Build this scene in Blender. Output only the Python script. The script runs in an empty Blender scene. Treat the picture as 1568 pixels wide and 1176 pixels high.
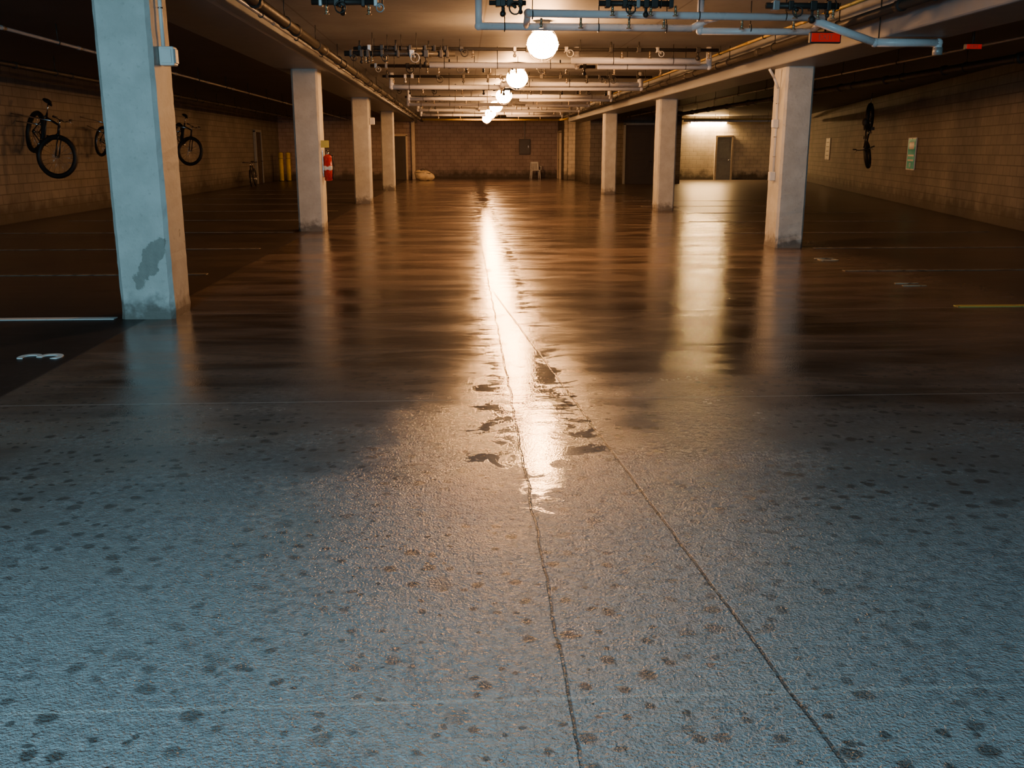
import bpy, bmesh, math, random
from mathutils import Vector, Matrix, Euler
random.seed(7)
S=bpy.context.scene
COL=S.collection

# ---------------------------------------------------------------- node helpers
class NT:
    def __init__(s,name):
        s.mat=bpy.data.materials.new(name); s.mat.use_nodes=True
        s.t=s.mat.node_tree; s.n=s.t.nodes; s.l=s.t.links
        s.b=s.n.get('Principled BSDF')
        s.tc=s.n.new('ShaderNodeTexCoord')
    def _in(s,sock,v):
        if hasattr(v,'is_linked') or isinstance(v,bpy.types.NodeSocket): s.l.new(v,sock)
        else:
            if hasattr(sock.default_value,'__len__') and not hasattr(v,'__len__'): v=[v]*len(sock.default_value)
            if hasattr(sock.default_value,'__len__') and len(v)==3 and len(sock.default_value)==4: v=list(v)+[1]
            sock.default_value=v
    def m(s,op,a,b=None,c=None,clamp=False):
        n=s.n.new('ShaderNodeMath'); n.operation=op; n.use_clamp=clamp
        s._in(n.inputs[0],a)
        if b is not None: s._in(n.inputs[1],b)
        if c is not None: s._in(n.inputs[2],c)
        return n.outputs[0]
    def ss(s,v,lo,hi,a=0.0,b=1.0):
        n=s.n.new('ShaderNodeMapRange'); n.interpolation_type='SMOOTHSTEP'
        s._in(n.inputs[0],v); s._in(n.inputs[1],lo); s._in(n.inputs[2],hi); s._in(n.inputs[3],a); s._in(n.inputs[4],b)
        return n.outputs[0]
    def mix(s,f,a,b,mode='MIX'):
        n=s.n.new('ShaderNodeMix'); n.data_type='RGBA'; n.blend_type=mode
        s._in(n.inputs[0],f); s._in(n.inputs[6],a); s._in(n.inputs[7],b)
        return n.outputs[2]
    def map(s,scale=(1,1,1),loc=(0,0,0),rot=(0,0,0),vec=None):
        n=s.n.new('ShaderNodeMapping'); s.l.new(vec or s.tc.outputs['Object'],n.inputs[0])
        n.inputs['Scale'].default_value=scale; n.inputs['Location'].default_value=loc; n.inputs['Rotation'].default_value=rot
        return n.outputs[0]
    def noise(s,scale,detail=4,rough=.55,vec=None,dist=0):
        n=s.n.new('ShaderNodeTexNoise'); s.l.new(vec or s.tc.outputs['Object'],n.inputs['Vector'])
        n.inputs['Scale'].default_value=scale; n.inputs['Detail'].default_value=detail
        n.inputs['Roughness'].default_value=rough; n.inputs['Distortion'].default_value=dist
        return n.outputs[0]
    def xyz(s,vec=None):
        n=s.n.new('ShaderNodeSeparateXYZ'); s.l.new(vec or s.tc.outputs['Object'],n.inputs[0]); return n.outputs
    def bump(s,h,strength,dist,prev=None):
        n=s.n.new('ShaderNodeBump'); s._in(n.inputs['Strength'],strength); n.inputs['Distance'].default_value=dist
        s._in(n.inputs['Height'],h)
        if prev: s.l.new(prev,n.inputs['Normal'])
        return n.outputs[0]
    def out(s,**k):
        for a,v in k.items(): s._in(s.b.inputs[a.replace('_',' ')],v)
        return s.mat

def simple(name,col,rough=.5,metal=0,var=.25,scale=8,emit=None,es=0,bump=0):
    k=NT(name)
    f=k.noise(scale,3)
    c=k.mix(f,tuple(x*(1-var) for x in col),tuple(min(1,x*(1+var)) for x in col))
    k.out(Base_Color=c,Roughness=k.ss(f,.2,.8,max(.02,rough-.1),min(1,rough+.1)),Metallic=metal)
    if bump: k.out(Normal=k.bump(k.noise(scale*6,3),bump,.004))
    if emit: k.out(Emission_Color=emit,Emission_Strength=es)
    return k.mat

# ---------------------------------------------------------------- mesh builder
class Bd:
    def __init__(s,name,mats):
        s.name=name; s.mats=mats; s.bm=bmesh.new()
    def _fin(s,vs,m,smooth=True):
        fs=set()
        for v in vs:
            for f in v.link_faces: fs.add(f)
        for f in fs: f.material_index=m; f.smooth=smooth
    def tube(s,p,q,r,m=0,n=10,r2=None):
        p=Vector(p);q=Vector(q);d=q-p
        if d.length<1e-6: return
        M=Matrix.Translation((p+q)/2)@d.to_track_quat('Z','Y').to_matrix().to_4x4()
        o=bmesh.ops.create_cone(s.bm,cap_ends=True,segments=n,radius1=r,radius2=r if r2 is None else r2,depth=d.length,matrix=M)
        s._fin(o['verts'],m)
    def path(s,pts,r,m=0,n=10):
        for a,b in zip(pts[:-1],pts[1:]): s.tube(a,b,r,m,n)
        for a in pts[1:-1]: s.ball(a,r*1.12,m,seg=n)
    def ball(s,c,r,m=0,sc=(1,1,1),seg=12,rot=None):
        M=Matrix.Translation(Vector(c))@(rot.to_matrix().to_4x4() if rot else Matrix())@Matrix.Diagonal((*sc,1))
        o=bmesh.ops.create_uvsphere(s.bm,u_segments=seg,v_segments=max(6,seg*2//3),radius=r,matrix=M)
        s._fin(o['verts'],m)
    def box(s,c,size,m=0,bev=0.0,rot=None):
        M=Matrix.Translation(Vector(c))@(rot.to_matrix().to_4x4() if rot else Matrix())@Matrix.Diagonal((*size,1))
        o=bmesh.ops.create_cube(s.bm,size=1,matrix=M)
        s._fin(o['verts'],m,False)
        if bev:
            es={e for v in o['verts'] for e in v.link_edges}
            r=bmesh.ops.bevel(s.bm,geom=list(es),offset=bev,segments=2,affect='EDGES',profile=.5)
            for f in r['faces']: f.material_index=m
    def torus(s,c,ax,R,r,m=0,N=36,n=8,a0=0,a1=2*math.pi):
        c=Vector(c);q=Vector(ax).to_track_quat('Z','Y')
        full=abs(a1-a0-2*math.pi)<1e-4
        rings=[]
        K=N if full else N+1
        for i in range(K):
            a=a0+(a1-a0)*i/N
            ring=[]
            for j in range(n):
                b=2*math.pi*j/n
                v=Vector(((R+r*math.cos(b))*math.cos(a),(R+r*math.cos(b))*math.sin(a),r*math.sin(b)))
                ring.append(s.bm.verts.new(c+q@v))
            rings.append(ring)
        for i in range(N):
            A=rings[i];Bq=rings[(i+1)%K]
            for j in range(n):
                f=s.bm.faces.new((A[j],Bq[j],Bq[(j+1)%n],A[(j+1)%n])); f.material_index=m; f.smooth=True
    def done(s,loc=(0,0,0),rot=None,parent=None):
        me=bpy.data.meshes.new(s.name); s.bm.normal_update()
        bmesh.ops.recalc_face_normals(s.bm,faces=s.bm.faces[:])
        s.bm.to_mesh(me); s.bm.free()
        for m in s.mats: me.materials.append(m)
        o=bpy.data.objects.new(s.name,me); COL.objects.link(o)
        o.location=loc
        if rot is not None:
            o.rotation_mode='QUATERNION'; o.rotation_quaternion=rot
        if parent: o.parent=parent
        return o

# ---------------------------------------------------------------- materials
def floor_mat():
    k=NT('wet_concrete'); X,Y,Z=k.xyz()
    big=k.noise(.55,3); mid=k.noise(2.2,4); fine=k.noise(26,3)
    streak=k.noise(1.0,5,.6,vec=k.map((.55,1.9,1)),dist=.8)
    # wetness grows into the hall
    yn=k.m('ADD',Y,k.m('MULTIPLY',k.m('SUBTRACT',big,.5),4.5))
    yn=k.m('ADD',yn,k.m('MULTIPLY',k.m('SUBTRACT',mid,.5),2.0))
    wet=k.ss(yn,2.0,7.2)
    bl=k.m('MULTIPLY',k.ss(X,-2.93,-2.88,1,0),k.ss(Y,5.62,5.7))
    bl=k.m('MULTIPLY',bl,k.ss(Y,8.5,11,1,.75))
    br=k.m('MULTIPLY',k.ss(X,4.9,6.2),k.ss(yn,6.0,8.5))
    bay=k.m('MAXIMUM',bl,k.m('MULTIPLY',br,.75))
    dry=k.mix(k.ss(mid,.3,.7),(.205,.215,.22),(.27,.28,.28))
    dry=k.mix(k.ss(fine,.35,.75),dry,(.335,.345,.35))
    wetc=k.mix(k.ss(streak,.28,.72),(.062,.044,.033),(.215,.155,.115))
    col=k.mix(wet,dry,wetc)
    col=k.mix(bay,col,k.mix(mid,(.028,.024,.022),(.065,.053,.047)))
    def spots(scale,thr,seed,rmax):
        w=k.map((1,1,1),loc=(seed,seed*.7,0))
        nn=k.n.new('ShaderNodeTexNoise'); k.l.new(w,nn.inputs['Vector']); nn.inputs['Scale'].default_value=14
        mx=k.n.new('ShaderNodeVectorMath'); mx.operation='MULTIPLY_ADD'
        k.l.new(nn.outputs['Color'],mx.inputs[0]); mx.inputs[1].default_value=(.05,.03,0); k.l.new(w,mx.inputs[2])
        v=k.n.new('ShaderNodeTexVoronoi'); v.voronoi_dimensions='2D'; k.l.new(mx.outputs[0],v.inputs['Vector']); v.inputs['Scale'].default_value=scale
        cs=k.n.new('ShaderNodeSeparateColor'); k.l.new(v.outputs['Color'],cs.inputs[0])
        on=k.m('GREATER_THAN',cs.outputs[0],thr)
        rad=k.m('MULTIPLY_ADD',cs.outputs[1],rmax*.75,rmax*.25)
        d=k.m('DIVIDE',v.outputs['Distance'],rad)
        return k.m('MULTIPLY',k.ss(d,.6,1.15,1,0),on)
    sp=k.m('MAXIMUM',spots(7.5,.28,3.1,.26),k.m('MAXIMUM',spots(12.0,.6,5.7,.22),k.m('MULTIPLY',spots(3.0,.65,9.3,.19),.6)))
    dens=k.ss(big,.38,.56)
    sp=k.m('MULTIPLY',sp,k.m('MULTIPLY_ADD',dens,.6,.4))
    sp=k.m('MULTIPLY',sp,k.m('SUBTRACT',1.0,k.m('MULTIPLY',k.ss(Y,5,7.5),.85)))
    col=k.mix(k.m('MULTIPLY',sp,.78),col,(.06,.055,.05))
    def line(expr,w): return k.ss(k.m('ABSOLUTE',expr),w*.4,w,1,0)
    wob=k.m('MULTIPLY',k.m('SUBTRACT',k.noise(3,2),.5),.05)
    j1=line(k.m('ADD',k.m('SUBTRACT',X,.28),wob),.007)
    xd=k.m('MULTIPLY_ADD',Y,-.077,1.10)
    j2=line(k.m('ADD',k.m('SUBTRACT',X,xd),k.m('MULTIPLY',wob,.5)),.009)
    j2=k.m('MULTIPLY',j2,k.ss(Y,9.4,10.5,1,0))
    yy=k.m('PINGPONG',k.m('SUBTRACT',Y,2.37),1.65)
    j3=line(yy,.010)
    brk=k.ss(fine,.35,.55,.45,1)
    j12=k.m('MULTIPLY',k.m('MAXIMUM',j1,j2),brk)
    col=k.mix(k.m('MULTIPLY',j12,.8),col,(.04,.034,.03))
    j3l=k.m('MULTIPLY',j3,k.m('SUBTRACT',1.0,bay))
    col=k.mix(k.m('MULTIPLY',j3l,.5),col,(.46,.46,.44))
    # puddle along the drain crack
    xc=k.m('MULTIPLY_ADD',Y,.010,.30)
    dx=k.m('ABSOLUTE',k.m('SUBTRACT',X,xc))
    pn=k.m('MULTIPLY',k.m('SUBTRACT',k.noise(1.0,5,.68,vec=k.map((2.6,3.2,1)),dist=1.4),.5),1.4)
    hw=k.ss(Y,3.5,4.8,-.18,.20)
    pud=k.ss(k.m('SUBTRACT',k.m('ADD',dx,pn),hw),-.02,.05,1,0)
    col=k.mix(k.m('MULTIPLY',pud,.4),col,(.08,.06,.045))
    def lerp(f,a,b): return k.m('MULTIPLY_ADD',f,k.m('SUBTRACT',b,a),a)
    r_dry=k.ss(fine,.3,.7,.22,.38)
    r_wet=k.ss(streak,.30,.68,.09,.26)
    r=lerp(wet,r_dry,r_wet); r=lerp(pud,r,.035); r=lerp(bay,r,.36); r=lerp(k.m('MULTIPLY',sp,.5),r,.2)
    g=k.noise(100,2,.6)
    g2=k.noise(38,1,.6)
    amt=lerp(wet,.9,.11); amt=lerp(pud,amt,.07)
    h=k.m('ADD',g,k.m('MULTIPLY',g2,.5))
    nb=k.bump(h,amt,.009)
    nb=k.bump(k.noise(1.0,3,.5,vec=k.map((1.2,3.2,1))),.09,.06,nb)
    nb=k.bump(k.m('SUBTRACT',1.0,j12),.5,.007,nb)
    return k.out(Base_Color=col,Roughness=r,Normal=nb,Specular_IOR_Level=lerp(bay,lerp(wet,.55,.72),.35))
def cmu_mat(name,c1,c2,mort):
    k=NT(name); X,Y,Z=k.xyz()
    cb=k.n.new('ShaderNodeCombineXYZ'); k.l.new(X,cb.inputs[0]); k.l.new(Z,cb.inputs[1])
    b=k.n.new('ShaderNodeTexBrick'); k.l.new(cb.outputs[0],b.inputs['Vector'])
    b.inputs['Scale'].default_value=1; b.inputs['Brick Width'].default_value=.4; b.inputs['Row Height'].default_value=.2
    b.inputs['Mortar Size'].default_value=.012; b.inputs['Mortar Smooth'].default_value=.3
    b.inputs['Color1'].default_value=(*c1,1); b.inputs['Color2'].default_value=(*c2,1); b.inputs['Mortar'].default_value=(*mort,1)
    n=k.noise(1.3,4)
    c=k.mix(k.ss(n,.35,.75,0,.5),b.outputs['Color'],tuple(x*.45 for x in c1))
    low=k.ss(k.m('ADD',Z,k.m('MULTIPLY',k.noise(2.5,4),-.9)),-.35,.12,.85,0)
    c=k.mix(low,c,(.05,.04,.03))
    nb=k.bump(b.outputs['Fac'],.6,-.012)
    return k.out(Base_Color=c,Roughness=.75,Normal=nb)
def pillar_mat(name,peel=False):
    k=NT(name); X,Y,Z=k.xyz()
    n=k.noise(3,5); f=k.noise(22,4)
    c=k.mix(k.ss(n,.3,.7),(.56,.55,.51),(.70,.70,.66))
    c=k.mix(k.ss(f,.58,.75,0,.4),c,(.36,.33,.28))
    low=k.ss(k.m('ADD',Z,k.m('MULTIPLY',k.noise(9,5),-.45)),-.2,.04,1,0)
    c=k.mix(low,c,(.20,.18,.155))
    h=f
    if peel:
        dz=k.m('SUBTRACT',Z,.53); dxx=k.m('SUBTRACT',X,k.m('MULTIPLY_ADD',Z,.5,-.20))
        d=k.m('SQRT',k.m('ADD',k.m('MULTIPLY',k.m('MULTIPLY',dz,dz),.22),k.m('MULTIPLY',dxx,dxx)))
        d=k.m('ADD',d,k.m('MULTIPLY',k.m('SUBTRACT',k.noise(8,4),.5),.18))
        pm=k.ss(d,.085,.10,1,0)
        c=k.mix(k.m('MULTIPLY',pm,.9),c,k.mix(f,(.22,.22,.19),(.36,.35,.31)))
        h=k.m('SUBTRACT',f,pm)
    return k.out(Base_Color=c,Roughness=.6,Normal=k.bump(h,.35,.012))
def ceil_mat():
    k=NT('ceiling_concrete'); X,Y,Z=k.xyz()
    n=k.noise(.8,5); f=k.noise(14,3)
    c=k.mix(k.ss(n,.3,.7),(.18,.195,.23),(.27,.29,.335)); c=k.mix(k.ss(f,.5,.8,0,.3),c,(.13,.125,.12))
    a=k.ss(k.m('PINGPONG',Y,1.6),.0,.02,1,0); b=k.ss(k.m('PINGPONG',k.m('SUBTRACT',X,.3),1.2),0,.02,1,0)
    j=k.m('MAXIMUM',a,b); c=k.mix(k.m('MULTIPLY',j,.7),c,(.08,.07,.06))
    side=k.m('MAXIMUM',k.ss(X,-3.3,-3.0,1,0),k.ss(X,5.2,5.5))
    c=k.mix(k.m('MULTIPLY',side,.8),c,(.05,.047,.045))  # beam shade over the side bays, painted into the ceiling colour
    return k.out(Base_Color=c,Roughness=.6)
FL=floor_mat(); CM=cmu_mat('painted_block',(.175,.155,.135),(.21,.188,.163),(.105,.09,.077))
CMB=cmu_mat('back_block',(.38,.29,.27),(.42,.33,.30),(.22,.165,.15))
CML=cmu_mat('cream_block',(.74,.66,.50),(.78,.70,.54),(.48,.42,.32))
PM=pillar_mat('pillar_paint'); PMP=pillar_mat('pillar_paint_peeled',True); CE=ceil_mat()
BEAM=simple('beam_concrete',(.24,.26,.29),.5,scale=4)
WP=simple('white_pipe',(.88,.87,.89),.32,var=.05)
GP=simple('galvanised_pipe',(.45,.44,.43),.35,metal=.3)
DP=simple('dark_iron',(.05,.045,.04),.5,metal=.3)
YP=simple('yellow_pipe',(.60,.42,.08),.45)
BR=simple('brass',(.55,.45,.3),.3,metal=.8)
BLK=simple('black_rubber',(.012,.012,.013),.6)
BLKP=simple('black_gloss_paint',(.02,.02,.022),.35)
CHR=simple('chrome',(.7,.7,.72),.2,metal=1)
WHT=simple('white_plastic',(.78,.78,.76),.4,var=.06)
GRY=simple('grey_metal',(.30,.31,.31),.45)
RED=simple('red_enamel',(.55,.02,.015),.3)
YEL=simple('yellow_paint',(.85,.62,.03),.45)
GRN=simple('green_paint',(.02,.55,.55),.4,var=.1)
DOORM=simple('dark_door_paint',(.05,.04,.035),.45)
TRIM=simple('cream_trim',(.65,.55,.40),.5)
TAN=simple('tan_canvas',(.70,.56,.33),.85,scale=14,bump=.4)
REDE=simple('red_lit_face',(.6,.02,.01),.4,emit=(1,.02,.01),es=.22)
REDL=simple('red_letters',(.75,.12,.08),.4)
LAMP=simple('lamp_glass',(.9,.8,.6),.3,emit=(1.0,.46,.155),es=330)
TUBE=simple('fluorescent_tube',(.9,.9,.8),.3,emit=(1.0,.58,.22),es=480)
def paint(name,col,worn):
    k=NT(name); n=k.noise(9,5)
    c=k.mix(k.ss(n,worn,worn+.15),col,(.07,.06,.05)); return k.out(Base_Color=c,Roughness=.5)
WPAINT=paint('white_road_paint',(.85,.87,.85),.66); YPAINT=paint('yellow_road_paint',(.62,.52,.12),.55)
FPAINT=paint('faded_road_paint',(.22,.19,.15),.48); OPAINT=paint('old_road_paint',(.42,.38,.28),.52)

# ---------------------------------------------------------------- room shell
def wall(name,p,q,mat,z0=0,z1=3.2,th=.2,side=1):
    p=Vector((*p,0));q=Vector((*q,0));L=(q-p).length;a=math.atan2(q.y-p.y,q.x-p.x)
    b=Bd(name,[mat]); b.box((L/2,side*th/2,(z0+z1)/2),(L,th,z1-z0))
    return b.done(loc=p,rot=Euler((0,0,a)).to_quaternion())
b=Bd('floor',[FL]); b.box((4,23,-.1),(30,66,.2)); b.done()
b=Bd('ceiling',[CE]); b.box((4,23,3.3),(30,66,.2)); b.done()
wall('wall_left',(-9.5,-9),(-9.5,54),CM)
wall('wall_right',(10.6,17.6),(17.1,48.0),CM,side=-1)
wall('wall_right_near',(10.6,-9),(10.6,17.6),CM,side=-1)
wall('wall_right_alcove_end',(17.1,48),(17.1,50),CM,side=-1)
wall('wall_back',(-9.5,54),(5.6,54),CMB)
wall('wall_back_alcove',(9.9,50),(17.3,50),CML)
wall('wall_front',(-9.5,-9),(10.6,-9),CM,side=-1)
wall('wall_core_front',(5.75,44),(9.9,44),CM)
wall('wall_core_left',(5.75,44.2),(5.75,50.5),CM,side=-1)
wall('wall_core_left_step',(5.25,50.5),(5.75,50.5),CML)
wall('wall_core_left_rear',(5.25,50.7),(5.25,54),CM,side=-1)
wall('wall_core_right',(9.9,44.2),(9.9,50),CM,side=1)
wall('wall_store_front',(-9.5,51),(-2.7,51),CMB)
wall('wall_store_right',(-2.7,51.2),(-2.7,54),CMB,side=1)
b=Bd('ceiling_beam',[BEAM]); b.box((-2.95,22.5,3.07),(.9,62.9,.26),bev=.02); b.done()
b=Bd('ceiling_beam',[BEAM]); b.box((5.1,17.4,2.965),(.75,52.7,.47),bev=.02); b.done()
def door(name,x,y,w,h,mat,frame,rz=0):
    b=Bd(name,[mat,frame,CHR])
    b.box((0,0.0,h/2),(w,.05,h),0,.006)
    b.box((-w/2-.05,0,h/2+.03),(.1,.12,h+.06),1,.008); b.box((w/2+.05,0,h/2+.03),(.1,.12,h+.06),1,.008)
    b.box((0,0,h+.05),(w+.2,.12,.1),1,.008)
    b.box((0,-.03,h*.27),(w*.7,.015,h*.3),0,.004); b.box((0,-.03,h*.7),(w*.7,.015,h*.36),0,.004)
    b.tube((w*.4,-.02,1.0),(w*.4,-.09,1.0),.02,2); b.tube((w*.4,-.08,1.0),(w*.27,-.08,1.0),.012,2)
    return b.done(loc=(x,y,0),rot=Euler((0,0,rz)).to_quaternion())
door('door_1',8.0,43.93,1.3,2.6,DOORM,GRY)
door('door_2',-3.45,50.93,.95,2.2,DOORM,TRIM)
door('door_3',5.18,52.4,.9,2.4,TRIM,TRIM,rz=-math.pi/2)
door('door_4',-9.43,45.5,1.1,2.3,DOORM,GRY,rz=math.pi/2)
door('door_5',13.5,49.93,.75,2.15,GRY,TRIM)
b=Bd('trim_1',[TRIM]); b.box((-2.58,50.9,1.55),(.18,.14,3.1),bev=.02); b.done()
b=Bd('trim_2',[CML]); b.box((5.65,50.2,1.59),(.5,.5,3.18),bev=.02); b.done()

# ---------------------------------------------------------------- pillars
def pillar(x0,x1,y0,y1,h,mat):
    b=Bd('concrete_pillar',[mat])
    w=x1-x0;d=y1-y0;c=.035
    prof=[(-w/2+c,-d/2),(w/2-c,-d/2),(w/2,-d/2+c),(w/2,d/2-c),(w/2-c,d/2),(-w/2+c,d/2),(-w/2,d/2-c),(-w/2,-d/2+c)]
    N=40;rings=[]
    for i in range(N+1):
        z=h*i/N
        ring=[]
        for (px,py) in prof:
            j=.004+(.010 if z<.15 else 0)
            ring.append(b.bm.verts.new((px+random.uniform(-j,j)*.5,py+random.uniform(-j,j)*.5,z)))
        rings.append(ring)
    for i in range(N):
        for j in range(8):
            f=b.bm.faces.new((rings[i][j],rings[i][(j+1)%8],rings[i+1][(j+1)%8],rings[i+1][j])); f.smooth=False
    b.bm.faces.new(rings[0][::-1]); b.bm.faces.new(rings[-1])
    return b.done(loc=((x0+x1)/2,(y0+y1)/2,0))
for i in range(4):
    y=8.7+9.62*i; pillar(-3.13,-2.65,y,y+.55,2.94,PMP if i==0 else PM)
for i in range(3):
    y=14.8+9.45*i; pillar(4.9,5.34,y,y+.6,2.73,PM)

# ---------------------------------------------------------------- ceiling lamps
def lamp(x,y):
    b=Bd('ceiling_lamp',[LAMP,GRY,DP])
    b.tube((0,0,.30),(0,0,.22),.10,1,20); b.tube((0,0,.23),(0,0,.17),.15,1,20)
    b.ball((0,0,0),.205,0,(1.05,1.05,.92),20)
    for a in range(3):
        an=a*math.pi/3
        b.torus((0,0,0),(math.cos(an),math.sin(an),0),.228,.0035,2,24,5)
    b.torus((0,0,0),(0,0,1),.228,.0035,2,24,5)
    return b.done(loc=(x,y,2.9))
for y in (13.6,19.9,26.2,32.5,38.8,45.1): lamp(1.1,y)
b=Bd('fluorescent_fixture',[TUBE,WHT])
b.box((0,.05,.03),(1.9,.12,.06),1,.01); b.box((-.94,0,-.02),(.04,.16,.12),1,.006); b.box((.94,0,-.02),(.04,.16,.12),1,.006)
b.tube((-.92,-.03,-.03),(.92,-.03,-.03),.03,0,12); b.tube((-.92,.05,-.03),(.92,.05,-.03),.03,0,12)
for sx in (-.6,.6): b.tube((sx,.05,.05),(sx,.05,.298),.012,1,8)
b.done(loc=(12.6,49.885,2.9))

# ---------------------------------------------------------------- pipework
CZ=3.198
def head(b,x,y,z,m=4):
    b.tube((x,y,z),(x,y,z-.06),.014,m,8); b.tube((x,y,z-.06),(x,y,z-.10),.022,m,8,.010); b.tube((x,y,z-.10),(x,y,z-.108),.03,m,10)
def hanger(b,x,y,z,r,m=1):
    b.tube((x,y,z+r),(x,y,CZ),.007,m,6); b.torus((x,y,z),(1,0,0),r+.008,.007,m,16,5)
def clamp(b,x,y,z,r,m=1):
    s=random.uniform(.8,1.5)
    b.box((x,y,z),(.05*s,2*r+.04,2*r+.03),m,.008)
    t=random.random()
    if t<.45: b.tube((x,y,z-r),(x,y,z-r-.05*s),.016,m,8); b.ball((x,y,z-r-.07*s),.028*s,m,seg=8)
    elif t<.7: b.tube((x,y,z),(x+.05,y-.09*s,z-.06),.018,m,8); b.torus((x+.05,y-.1*s,z-.07),(.2,1,0),.045*s,.009,m,14,5)
    else: b.tube((x,y,z),(x,y,z+.12),.014,m,8)
mats=[WP,DP,GP,YP,BR]
def finish(b): return b.done()
b=Bd('white_pipe_run',mats)
y=11.7
b.path([(.20,y,2.90),(2.70,y,2.89)],.043,0); b.path([(.20,y,CZ),(.20,y,2.90)],.043,0); b.ball((.2,y,2.9),.05,0)
b.path([(.75,y-.35,3.0),(4.15,y-.35,2.97)],.043,0); b.path([(.75,y-.35,3.0),(.75,y,2.90)],.038,0); b.ball((.75,y-.35,3.0),.05,0)
b.path([(2.7,y,2.89),(2.85,y-.05,2.97),(2.95,y-.35,2.98)],.04,0)
b.path([(2.8,y,CZ),(2.8,y,2.86),(4.15,y,2.86),(4.15,y-.35,2.97)],.040,0)
for x in (.5,1.6,2.4,3.4): hanger(b,x,y,2.89,.04); hanger(b,x+.3,y-.35,2.985,.04)
for x in (.9,1.35,1.9,2.3,3.2,3.8): head(b,x,y-.35,2.95)
finish(b)
b=Bd('white_pipe_run',mats); y=16.9
b.path([(-.55,y,2.90),(1.95,y,2.89),(1.95,y,3.05),(1.95,y,CZ)],.05,0)
b.path([(1.8,y-.5,2.94),(3.95,y-.5,2.93)],.055,0); b.path([(1.95,y,2.89),(1.95,y-.5,2.94)],.045,0)
b.path([(2.3,y-.1,2.88),(4.2,y-.1,2.88),(4.2,y-.1,CZ)],.05,0)
for x in (-.3,.6,1.5): hanger(b,x,y,2.895,.042)
for x in (2.5,3.5): hanger(b,x,y-.5,2.935,.045); hanger(b,x+.3,y-.1,2.88,.038)
for x in (-.4,.1,.8,1.4,2.6,3.4): head(b,x,y,2.86)
finish(b)
def run(y,xa,xb,z,split):
    b=Bd('white_pipe_run',mats)
    b.path([(xa,y,CZ),(xa,y,z),(split,y,z),(split,y-.4,z+.05),(xb,y-.4,z+.05),(xb,y-.4,CZ)],.055,0)
    b.path([(split+.4,y,z-.02),(xb+.1,y,z-.02),(xb+.1,y,CZ)],.05,0)
    x=xa+.4
    while x<split: hanger(b,x,y,z,.055); head(b,x+.3,y,z-.03); x+=.9
    x=split+.6
    while x<xb: hanger(b,x,y-.4,z+.05,.055); head(b,x+.3,y,z-.05); x+=.9
    finish(b)
run(22.6,-1.6,4.0,2.89,.9); run(27.8,-1.5,4.1,2.90,1.2); run(31.2,-1.7,3.9,2.90,1.6)
run(35.5,-1.6,4.1,2.90,.6); run(40.5,-1.7,4.0,2.90,1.4)
def drun(y,xa,xb,z,dx,big=1.0):
    b=Bd('sprinkler_branch_pipe',mats)
    b.path([(xa,y,z),(xb,y,z)],.026*big,1)
    x=xa+.1
    while x<xb:
        clamp(b,x,y,z,.026*big,random.choice([1,1,1,2]))
        if random.random()<.35: hanger(b,x+dx*.5,y,z,.03*big)
        if random.random()<.4: head(b,x+dx*.4,y,z-.02)
        x+=dx*random.uniform(.4,1.9)
    finish(b)
for a in [(10.9,-1.6,-.9,3.04,.14,1.3),(10.95,.3,.7,3.05,.12,1),(11.0,1.5,2.3,3.06,.14,1.2),(10.8,3.3,4.1,3.02,.16,1.3),(15.0,-1.75,-.1,2.90,.14,1.5),(15.25,-1.5,-.4,3.0,.16,1.3),(15.8,-1.7,4.1,3.05,.45,1),
     (18.6,-1.7,2.5,3.02,.3,1.2),(21.3,-1.7,4.1,3.03,.33,1.1),(24.6,-1.7,4.1,2.97,.4,1.1),(29.4,-1.7,4.1,3.03,.45,1.1),(33.7,-1.7,4.1,3.0,.6,1)]: drun(*a)
def main(name,x,z,r,m,y0=-6,y1=50):
    b=Bd(name,mats); b.path([(x,y0,z),(x,y1,z)],r,m,12)
    y=y0+1
    while y<y1:
        b.tube((x,y,z+r),(x,y,CZ if z>2.75 else z+r+.01),.007,1,6); b.torus((x,y,z),(0,1,0),r+.008,.007,1,16,5)
        b.tube((x,y+.7,z),(x,y+.82,z),r*1.25,m,12); y+=2.4
    finish(b)
main('sprinkler_main_pipe',-2.05,2.94,.060,1); main('electrical_conduit',-2.32,3.02,.02,2)
main('sprinkler_main_pipe',4.50,2.94,.05,1,-6,43.5); main('electrical_conduit',4.34,3.08,.018,3,-6,43.5)
main('electrical_conduit',-5.6,2.95,.022,2); main('electrical_conduit',7.4,2.95,.022,2,-6,43)
main('sprinkler_main_pipe',-7.6,2.9,.045,1)
main('drain_pipe',8.6,2.88,.07,1,-6,43)
b=Bd('gas_pipe',mats); b.path([(-1.9,46.5,2.9),(4.6,46.5,2.9),(5.2,46.5,2.98)],.045,3)
for x in (-1.8,0,1.8,3.6): hanger(b,x,46.5,2.9,.04)
finish(b)
b=Bd('gas_pipe',mats); b.path([(10.1,47,2.95),(15.9,47,2.95)],.035,3); b.path([(10.1,44.5,2.8),(15.4,44.5,2.8)],.05,0)
for x in (10.6,12.2,14.0,15.2): hanger(b,x,47,2.95,.035); hanger(b,x,44.5,2.8,.05)
finish(b)
b=Bd('drain_pipe',mats); y=11.0
b.path([(3.9,y,2.90),(4.62,y,2.67),(5.35,y,2.67),(5.35,y,2.60)],.045,0); b.tube((5.35,y,2.62),(5.35,y,2.54),.055,2)
b.tube((4.66,y,2.70),(4.66,y,CZ),.008,1)
finish(b)

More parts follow.
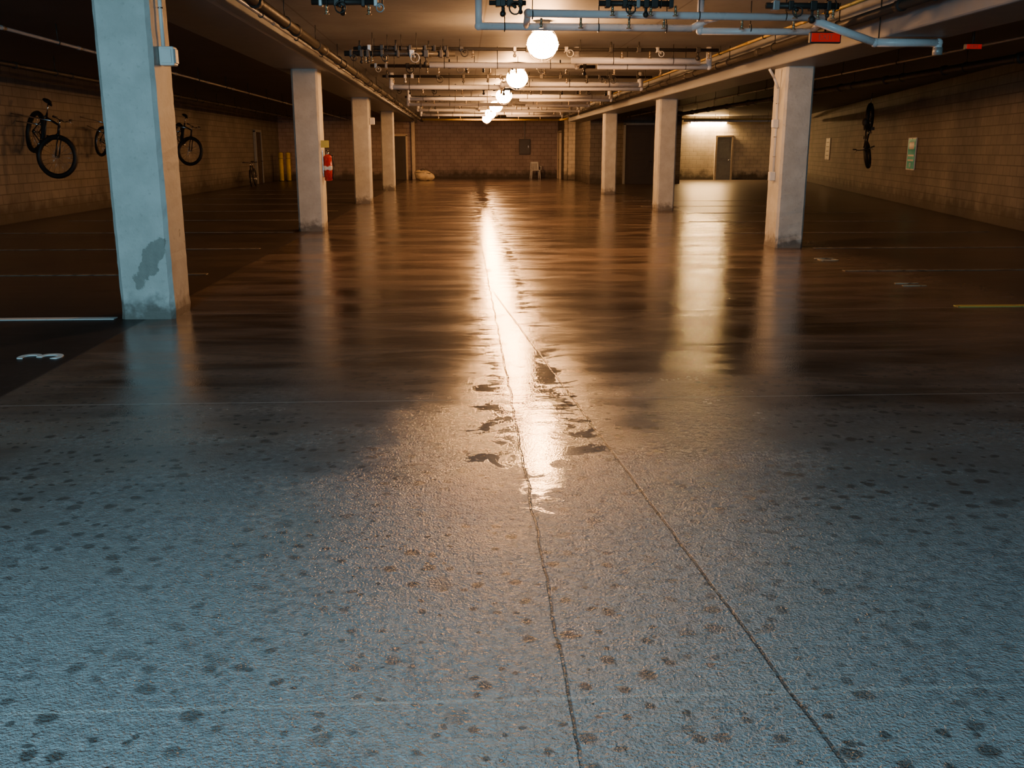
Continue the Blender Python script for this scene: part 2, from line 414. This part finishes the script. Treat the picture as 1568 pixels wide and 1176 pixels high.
# ---------------------------------------------------------------- fittings on pillars
b=Bd('conduit_junction_box',[WHT,GRY,CHR])
b.box((-2.580,8.92,2.30),(.13,.12,.16),0,.012); b.box((-2.51,8.92,2.30),(.012,.09,.12),1,.004); b.box((-2.58,8.855,2.30),(.09,.012,.12),0,.004)
b.tube((-2.615,8.92,2.38),(-2.615,8.92,2.935),.018,0); b.torus((-2.615,8.92,2.7),(0,0,1),.022,.006,2,12,5)
b.done()
b=Bd('conduit_junction_box',[WHT,GRY,CHR])
b.box((4.85,15.05,1.10),(.09,.11,.14),0,.012); b.box((4.85,15.05,1.90),(.09,.1,.13),0,.012)
b.path([(4.87,15.05,1.15),(4.87,15.05,2.42),(4.78,15.0,2.57),(4.68,14.95,2.70)],.02,0)
for z in (1.4,1.7,2.2): b.torus((4.87,15.05,z),(0,0,1),.022,.006,2,12,5)
b.done()
b=Bd('wall_lamp',[WHT,GRY]); b.box((-2.575,28.1,2.3),(.14,.12,.2),0,.02); b.tube((-2.62,28.1,2.4),(-2.62,28.1,2.93),.015,1); b.done()
b=Bd('fire_extinguisher',[RED,BLK,YEL,CHR,WHT])
x,y,z=-2.55,18.5,.95
b.tube((x,y,z),(x,y,z+.42),.075,0,20); b.ball((x,y,z+.42),.075,0,(1,1,.7),20); b.ball((x,y,z),.075,0,(1,1,.25),20)
b.tube((x,y,z+.45),(x,y,z+.52),.025,3); b.box((x,y-.03,z+.54),(.03,.13,.02),1,.004); b.box((x,y-.03,z+.50),(.03,.11,.015),1,.004)
b.path([(x,y+.02,z+.49),(x+.08,y+.06,z+.46),(x+.1,y+.05,z+.25),(x+.09,y+.02,z+.12)],.010,1,8); b.tube((x+.09,y+.02,z+.12),(x+.085,y,z+.02),.014,1,8,.02)
b.box((x,y,z+.22),(.154,.154,.10),4,.03); b.box((-2.638,y,z+.3),(.02,.08,.5),3,.004)
b.box((-2.57,18.34,z+.66),(.15,.012,.13),2,.003); b.tube((-2.645,18.35,z+.66),(-2.55,18.35,z+.66),.008,3)
b.done()
def text_mesh(body,size,mat,name,ext=.003):
    c=bpy.data.curves.new(name,'FONT'); c.body=body; c.size=size; c.extrude=ext; c.align_x='CENTER'; c.align_y='CENTER'
    o=bpy.data.objects.new(name,c); COL.objects.link(o); c.materials.append(mat)
    bpy.context.view_layer.update()
    me=bpy.data.meshes.new_from_object(o); bpy.data.objects.remove(o)
    o=bpy.data.objects.new(name,me); COL.objects.link(o); return o
def exit_sign(x,y,z,top,s=1.0):
    b=Bd('exit_sign',[REDE,DP,WHT])
    b.box((0,0,0),(.38*s,.06,.13*s),1,.01); b.box((0,-.031,0),(.35*s,.006,.10*s),0,.003)
    b.tube((0,0,.06*s),(0,0,top-z),.012,1,8)
    o=b.done(loc=(x,y,z)); t=text_mesh('EXIT',.09*s,REDL,'letters'); t.parent=o; t.location=(0,-.036,0); t.rotation_euler=(math.pi/2,0,0)
exit_sign(4.12,11.2,2.74,CZ,.95); exit_sign(5.75,11.0,2.63,CZ,.5)

# ---------------------------------------------------------------- wall signs
wa=math.atan2(48-17.6,17.1-10.6)
def wall_sign(Y,z,w,h,kind):
    X=10.6+(Y-17.6)*(17.1-10.6)/(48-17.6)
    b=Bd('parking_sign',[GRN if kind else WHT,WHT,CHR,GRY])
    b.box((0,.03,0),(w,.012,h),1,.02); b.box((0,.038,h*.0),(w*.92,.008,h*.92),0,.003)
    if kind:
        b.box((0,.044,h*.25),(w*.6,.006,h*.22),1,.003); b.box((0,.044,-h*.05),(w*.7,.006,h*.05),1); b.box((0,.044,-h*.2),(w*.7,.006,h*.05),1); b.torus((0,.046,-h*.34),(0,1,0),h*.06,.012,1,20,5)
    else:
        for i in range(4): b.box((0,.044,h*(.3-.2*i)),(w*.6,.006,h*.05),3,.003)
    for sz in (-1,1): b.tube((0,0,sz*h*.46),(0,.045,sz*h*.46),.015,2,8)
    b.done(loc=(X,Y,z),rot=Euler((0,0,wa)).to_quaternion())
wall_sign(26.6,1.4,.9,.88,True); wall_sign(41.0,1.55,1.1,.9,False)
b=Bd('electrical_panel',[DOORM,GRY,CHR]); b.box((0,0,0),(.62,.16,.82),0,.012); b.box((0,-.085,0),(.54,.015,.74),0,.006); b.box((.2,-.1,0),(.03,.02,.12),2,.004)
b.tube((0,.02,.4),(0,.02,1.5),.025,1); b.done(loc=(3.4,53.9,1.68))

# ---------------------------------------------------------------- bicycles
def bicycle(pos,fwd,up,steer=0,sc=1.0,mount=None,col=BLKP,tyre=.032,wide=.29):
    b=Bd('bicycle',[BLK,CHR,col,WHT])
    R=.335
    rear=Vector((-1.04,0,0)); bb=Vector((-.60,0,-.05)); seat=Vector((-.78,0,.48)); ht=Vector((-.20,0,.50)); hb=Vector((-.15,0,.36))
    ax=(ht-hb).normalized(); Rs=Matrix.Rotation(steer,3,ax)
    def st(v): v=Vector(v); return hb+Rs@(v-hb)
    def wheel(c,n):
        n=Vector(n).normalized()
        b.torus(c,n,R,tyre,0,40,8); b.torus(c,n,R-.035,.010,1,40,6); b.tube(c-n*.05,c+n*.05,.02,1,10)
        q=n.to_track_quat('Z','Y')
        for i in range(18):
            a=i*2*math.pi/18; b.tube(c+n*(.03 if i%2 else -.03),c+q@Vector((math.cos(a)*(R-.03),math.sin(a)*(R-.03),0)),.0025,1,4)
    wheel(rear,(0,1,0)); hub=st((0,0,0)); wheel(hub,Rs@Vector((0,1,0)))
    for s in (-1,1):
        b.tube(rear+Vector((0,s*.06,0)),bb+Vector((0,s*.03,0)),.011,2,8); b.tube(rear+Vector((0,s*.06,0)),seat+Vector((0,s*.015,-.05)),.010,2,8)
        b.path([st((0,s*.055,0)),st((-.10,s*.055,.30)),st((-.13,0,.36))],.014,2,8)
    b.tube(bb,seat,.019,2); b.tube(seat+Vector((.02,0,-.08)),ht,.020,2); b.tube(bb,hb,.024,2); b.tube(hb,ht,.025,2)
    b.tube(seat,seat+Vector((-.05,0,.16)),.012,1); sp=seat+Vector((-.06,0,.18))
    b.ball(sp+Vector((-.05,0,0)),.10,0,(1.1,.75,.3),14); b.ball(sp+Vector((.08,0,0)),.06,0,(1.6,.5,.45),12)
    top=ht+ax*.09; b.tube(ht,top,.014,1); stem=st(top+Vector((.09,0,.02))); b.tube(top,stem,.013,1)
    for s in (-1,1):
        b.path([stem,st(top+Vector((.08,s*wide*.5,.04))),st(top+Vector((.03,s*wide,.05)))],.012,2,8)
        b.tube(st(top+Vector((.05,s*wide*.7,.05))),st(top+Vector((.03,s*(wide+.01),.05))),.018,0,8)
        b.tube(st(top+Vector((.07,s*wide*.6,.03))),st(top+Vector((.12,s*wide*.9,.0))),.006,1,6)
    b.torus(bb+Vector((0,-.05,0)),(0,1,0),.09,.006,1,24,6); b.tube(bb+Vector((0,-.07,0)),bb+Vector((0,.07,0)),.018,1)
    b.tube(bb+Vector((0,-.07,0)),bb+Vector((.12,-.07,-.12)),.011,1,8); b.tube(bb+Vector((0,.07,0)),bb+Vector((-.12,.07,.12)),.011,1,8)
    b.box(bb+Vector((.12,-.12,-.12)),(.09,.09,.025),0,.005); b.box(bb+Vector((-.12,.12,.12)),(.09,.09,.025),0,.005)
    b.torus(rear+Vector((0,-.04,0)),(0,1,0),.045,.008,1,20,6)
    for s in (-1,1): b.tube(bb+Vector((0,-.05,s*.09)),rear+Vector((0,-.045,s*.045)),.004,0,5)
    f=Vector(fwd).normalized(); u=Vector(up); u=(u-f*u.dot(f)).normalized(); l=u.cross(f)
    M=Matrix((f,l,u)).transposed()
    if mount:
        Mi=M.inverted()
        for (wpt,lp) in mount:
            L=Mi@(Vector(wpt)-Vector(pos))/sc
            b.path([L,Vector(lp)],.012,1,8)
    o=b.done(loc=pos,rot=M.to_quaternion()); o.scale=(sc,)*3
    return o
bicycle((-8.40,20.6,1.37),(.6,-.7,-.42),(.15,.1,1),steer=.65,sc=1.18,mount=[((-9.48,21.2,2.25),(-.5,0,.45)),((-9.48,21.4,2.1),(-.9,0,.2))],tyre=.045)
bicycle((-8.60,31.2,1.47),(.5,-.8,-.36),(.15,.1,1),steer=.65,sc=1.2,mount=[((-9.48,31.8,2.3),(-.5,0,.45)),((-9.48,32.1,2.1),(-.9,0,.2))],tyre=.045)
bicycle((-8.45,24.6,1.6),(.62,-.66,-.1),(.1,.1,1),steer=.3,sc=1.02,mount=[((-9.48,24.9,2.3),(-.5,0,.45)),((-9.48,25.3,2.1),(-.9,0,.2))],tyre=.04)
bicycle((-8.85,40.9,.372),(.05,-1,0),(-.06,0,1),steer=.1)
bicycle((12.50,29.6,1.36),(0.02,0,-1),(-.55,-.84,0),steer=.15,sc=1.08,mount=[((12.50,29.6,CZ),(-1.39,0,0))],tyre=.06,wide=.28)

# ---------------------------------------------------------------- bollards, chair, bag
for (x,y) in ((-9.0,48.6),(-8.68,48.8)):
    b=Bd('yellow_bollard',[YEL,DP]); b.tube((0,0,0),(0,0,1.33),.11,0,20); b.ball((0,0,1.33),.11,0,(1,1,.6),20); b.tube((0,0,0),(0,0,.03),.14,1,20)
    b.torus((0,0,1.1),(0,0,1),.11,.008,1,20,6); b.done(loc=(x,y,0))
b=Bd('plastic_chair',[WHT])
for sx in (-1,1):
    b.tube((sx*.24,-.24,0),(sx*.21,-.2,.44),.025,0,8,.03); b.tube((sx*.24,.24,0),(sx*.21,.2,.44),.025,0,8,.03)
    b.tube((sx*.21,.2,.44),(sx*.2,.3,.86),.025,0,8); b.path([(sx*.27,-.2,.44),(sx*.28,-.2,.64),(sx*.27,.22,.66)],.022,0,8)
b.box((0,0,.44),(.46,.46,.035),0,.015); b.box((0,.31,.84),(.42,.03,.09),0,.012)
for i in range(5): b.box((-.16+i*.08,.27,.64),(.05,.02,.38),0,.006,rot=Euler((-.22,0,0)))
b.done(loc=(3.9,52.6,0),rot=Euler((0,0,.1)).to_quaternion())
b=Bd('canvas_bag',[TAN,DP])
b.ball((0,0,.25),.3,0,(1.5,.9,.85),24); b.ball((-.25,.02,.33),.22,0,(1.0,.9,.9),18); b.ball((.28,-.02,.2),.22,0,(1.2,.9,.9),18)
for v in b.bm.verts:
    v.co+=Vector((math.sin(v.co.z*21+v.co.x*9),math.cos(v.co.x*17),math.sin(v.co.y*23+v.co.x*13)))*.018
    if v.co.z<.0: v.co.z=0
b.torus((-.05,0,.45),(0,1,.2),.13,.015,1,20,6,0,math.pi); b.tube((-.4,-.2,.42),(.35,-.22,.36),.012,1,8)
b.done(loc=(-2.0,49.2,0))

# ---------------------------------------------------------------- floor markings
b=Bd('parking_stripes',[WPAINT,FPAINT,YPAINT])
for i,y in enumerate([8.75,11.95,15.1,18.2,21.4,24.6,27.8,31,34.2,37.4]):
    b.box((-5.9,y,.003),(5.4,.10,.006),0 if i in(0,) else 1)
for i in range(8):
    y=9.05+2.85*i; x1=9.9; x0=4.85 if i!=2 else 5.5; b.box(((x0+x1)/2,y,.003),(x1-x0,.10,.006),2 if i<1 else 1)
b.done()
def fnum(t,x,y,rz,mat,s):
    o=text_mesh(t,s,mat,'painted_bay_number',.003); o.location=(x,y,.003); o.rotation_euler=(0,0,rz)
fnum('3',-3.15,7.1,math.pi/2,WPAINT,.46)
fnum('4',-3.2,10.4,math.pi/2,WPAINT,.42)
fnum('12',5.1,13.2,-math.pi/2,OPAINT,.4); fnum('11',5.1,10.6,-math.pi/2,OPAINT,.4)

# ---------------------------------------------------------------- light from the garage entrance behind the camera
def area(name,loc,tgt,sx,sy,col,p):
    l=bpy.data.lights.new(name,'AREA'); l.shape='RECTANGLE'; l.size=sx; l.size_y=sy; l.color=col; l.energy=p
    o=bpy.data.objects.new(name,l); COL.objects.link(o); o.location=loc
    o.rotation_euler=(Vector(tgt)-Vector(loc)).to_track_quat('-Z','Y').to_euler(); return o
area('entrance_light',(-1.9,-2.4,2.3),(-2.1,5.0,1.25),2.2,.8,(.41,.80,1.0),500)
w=bpy.data.worlds.new('world'); S.world=w; w.use_nodes=True; w.node_tree.nodes['Background'].inputs[0].default_value=(.02,.02,.022,1)

# ---------------------------------------------------------------- camera
c=bpy.data.cameras.new('camera'); c.lens=33.3; c.sensor_width=36; c.clip_end=200
o=bpy.data.objects.new('camera',c); COL.objects.link(o); o.location=(0,0,1.5)
o.rotation_euler=(math.radians(90-13.87),0,math.radians(-2.87)); S.camera=o
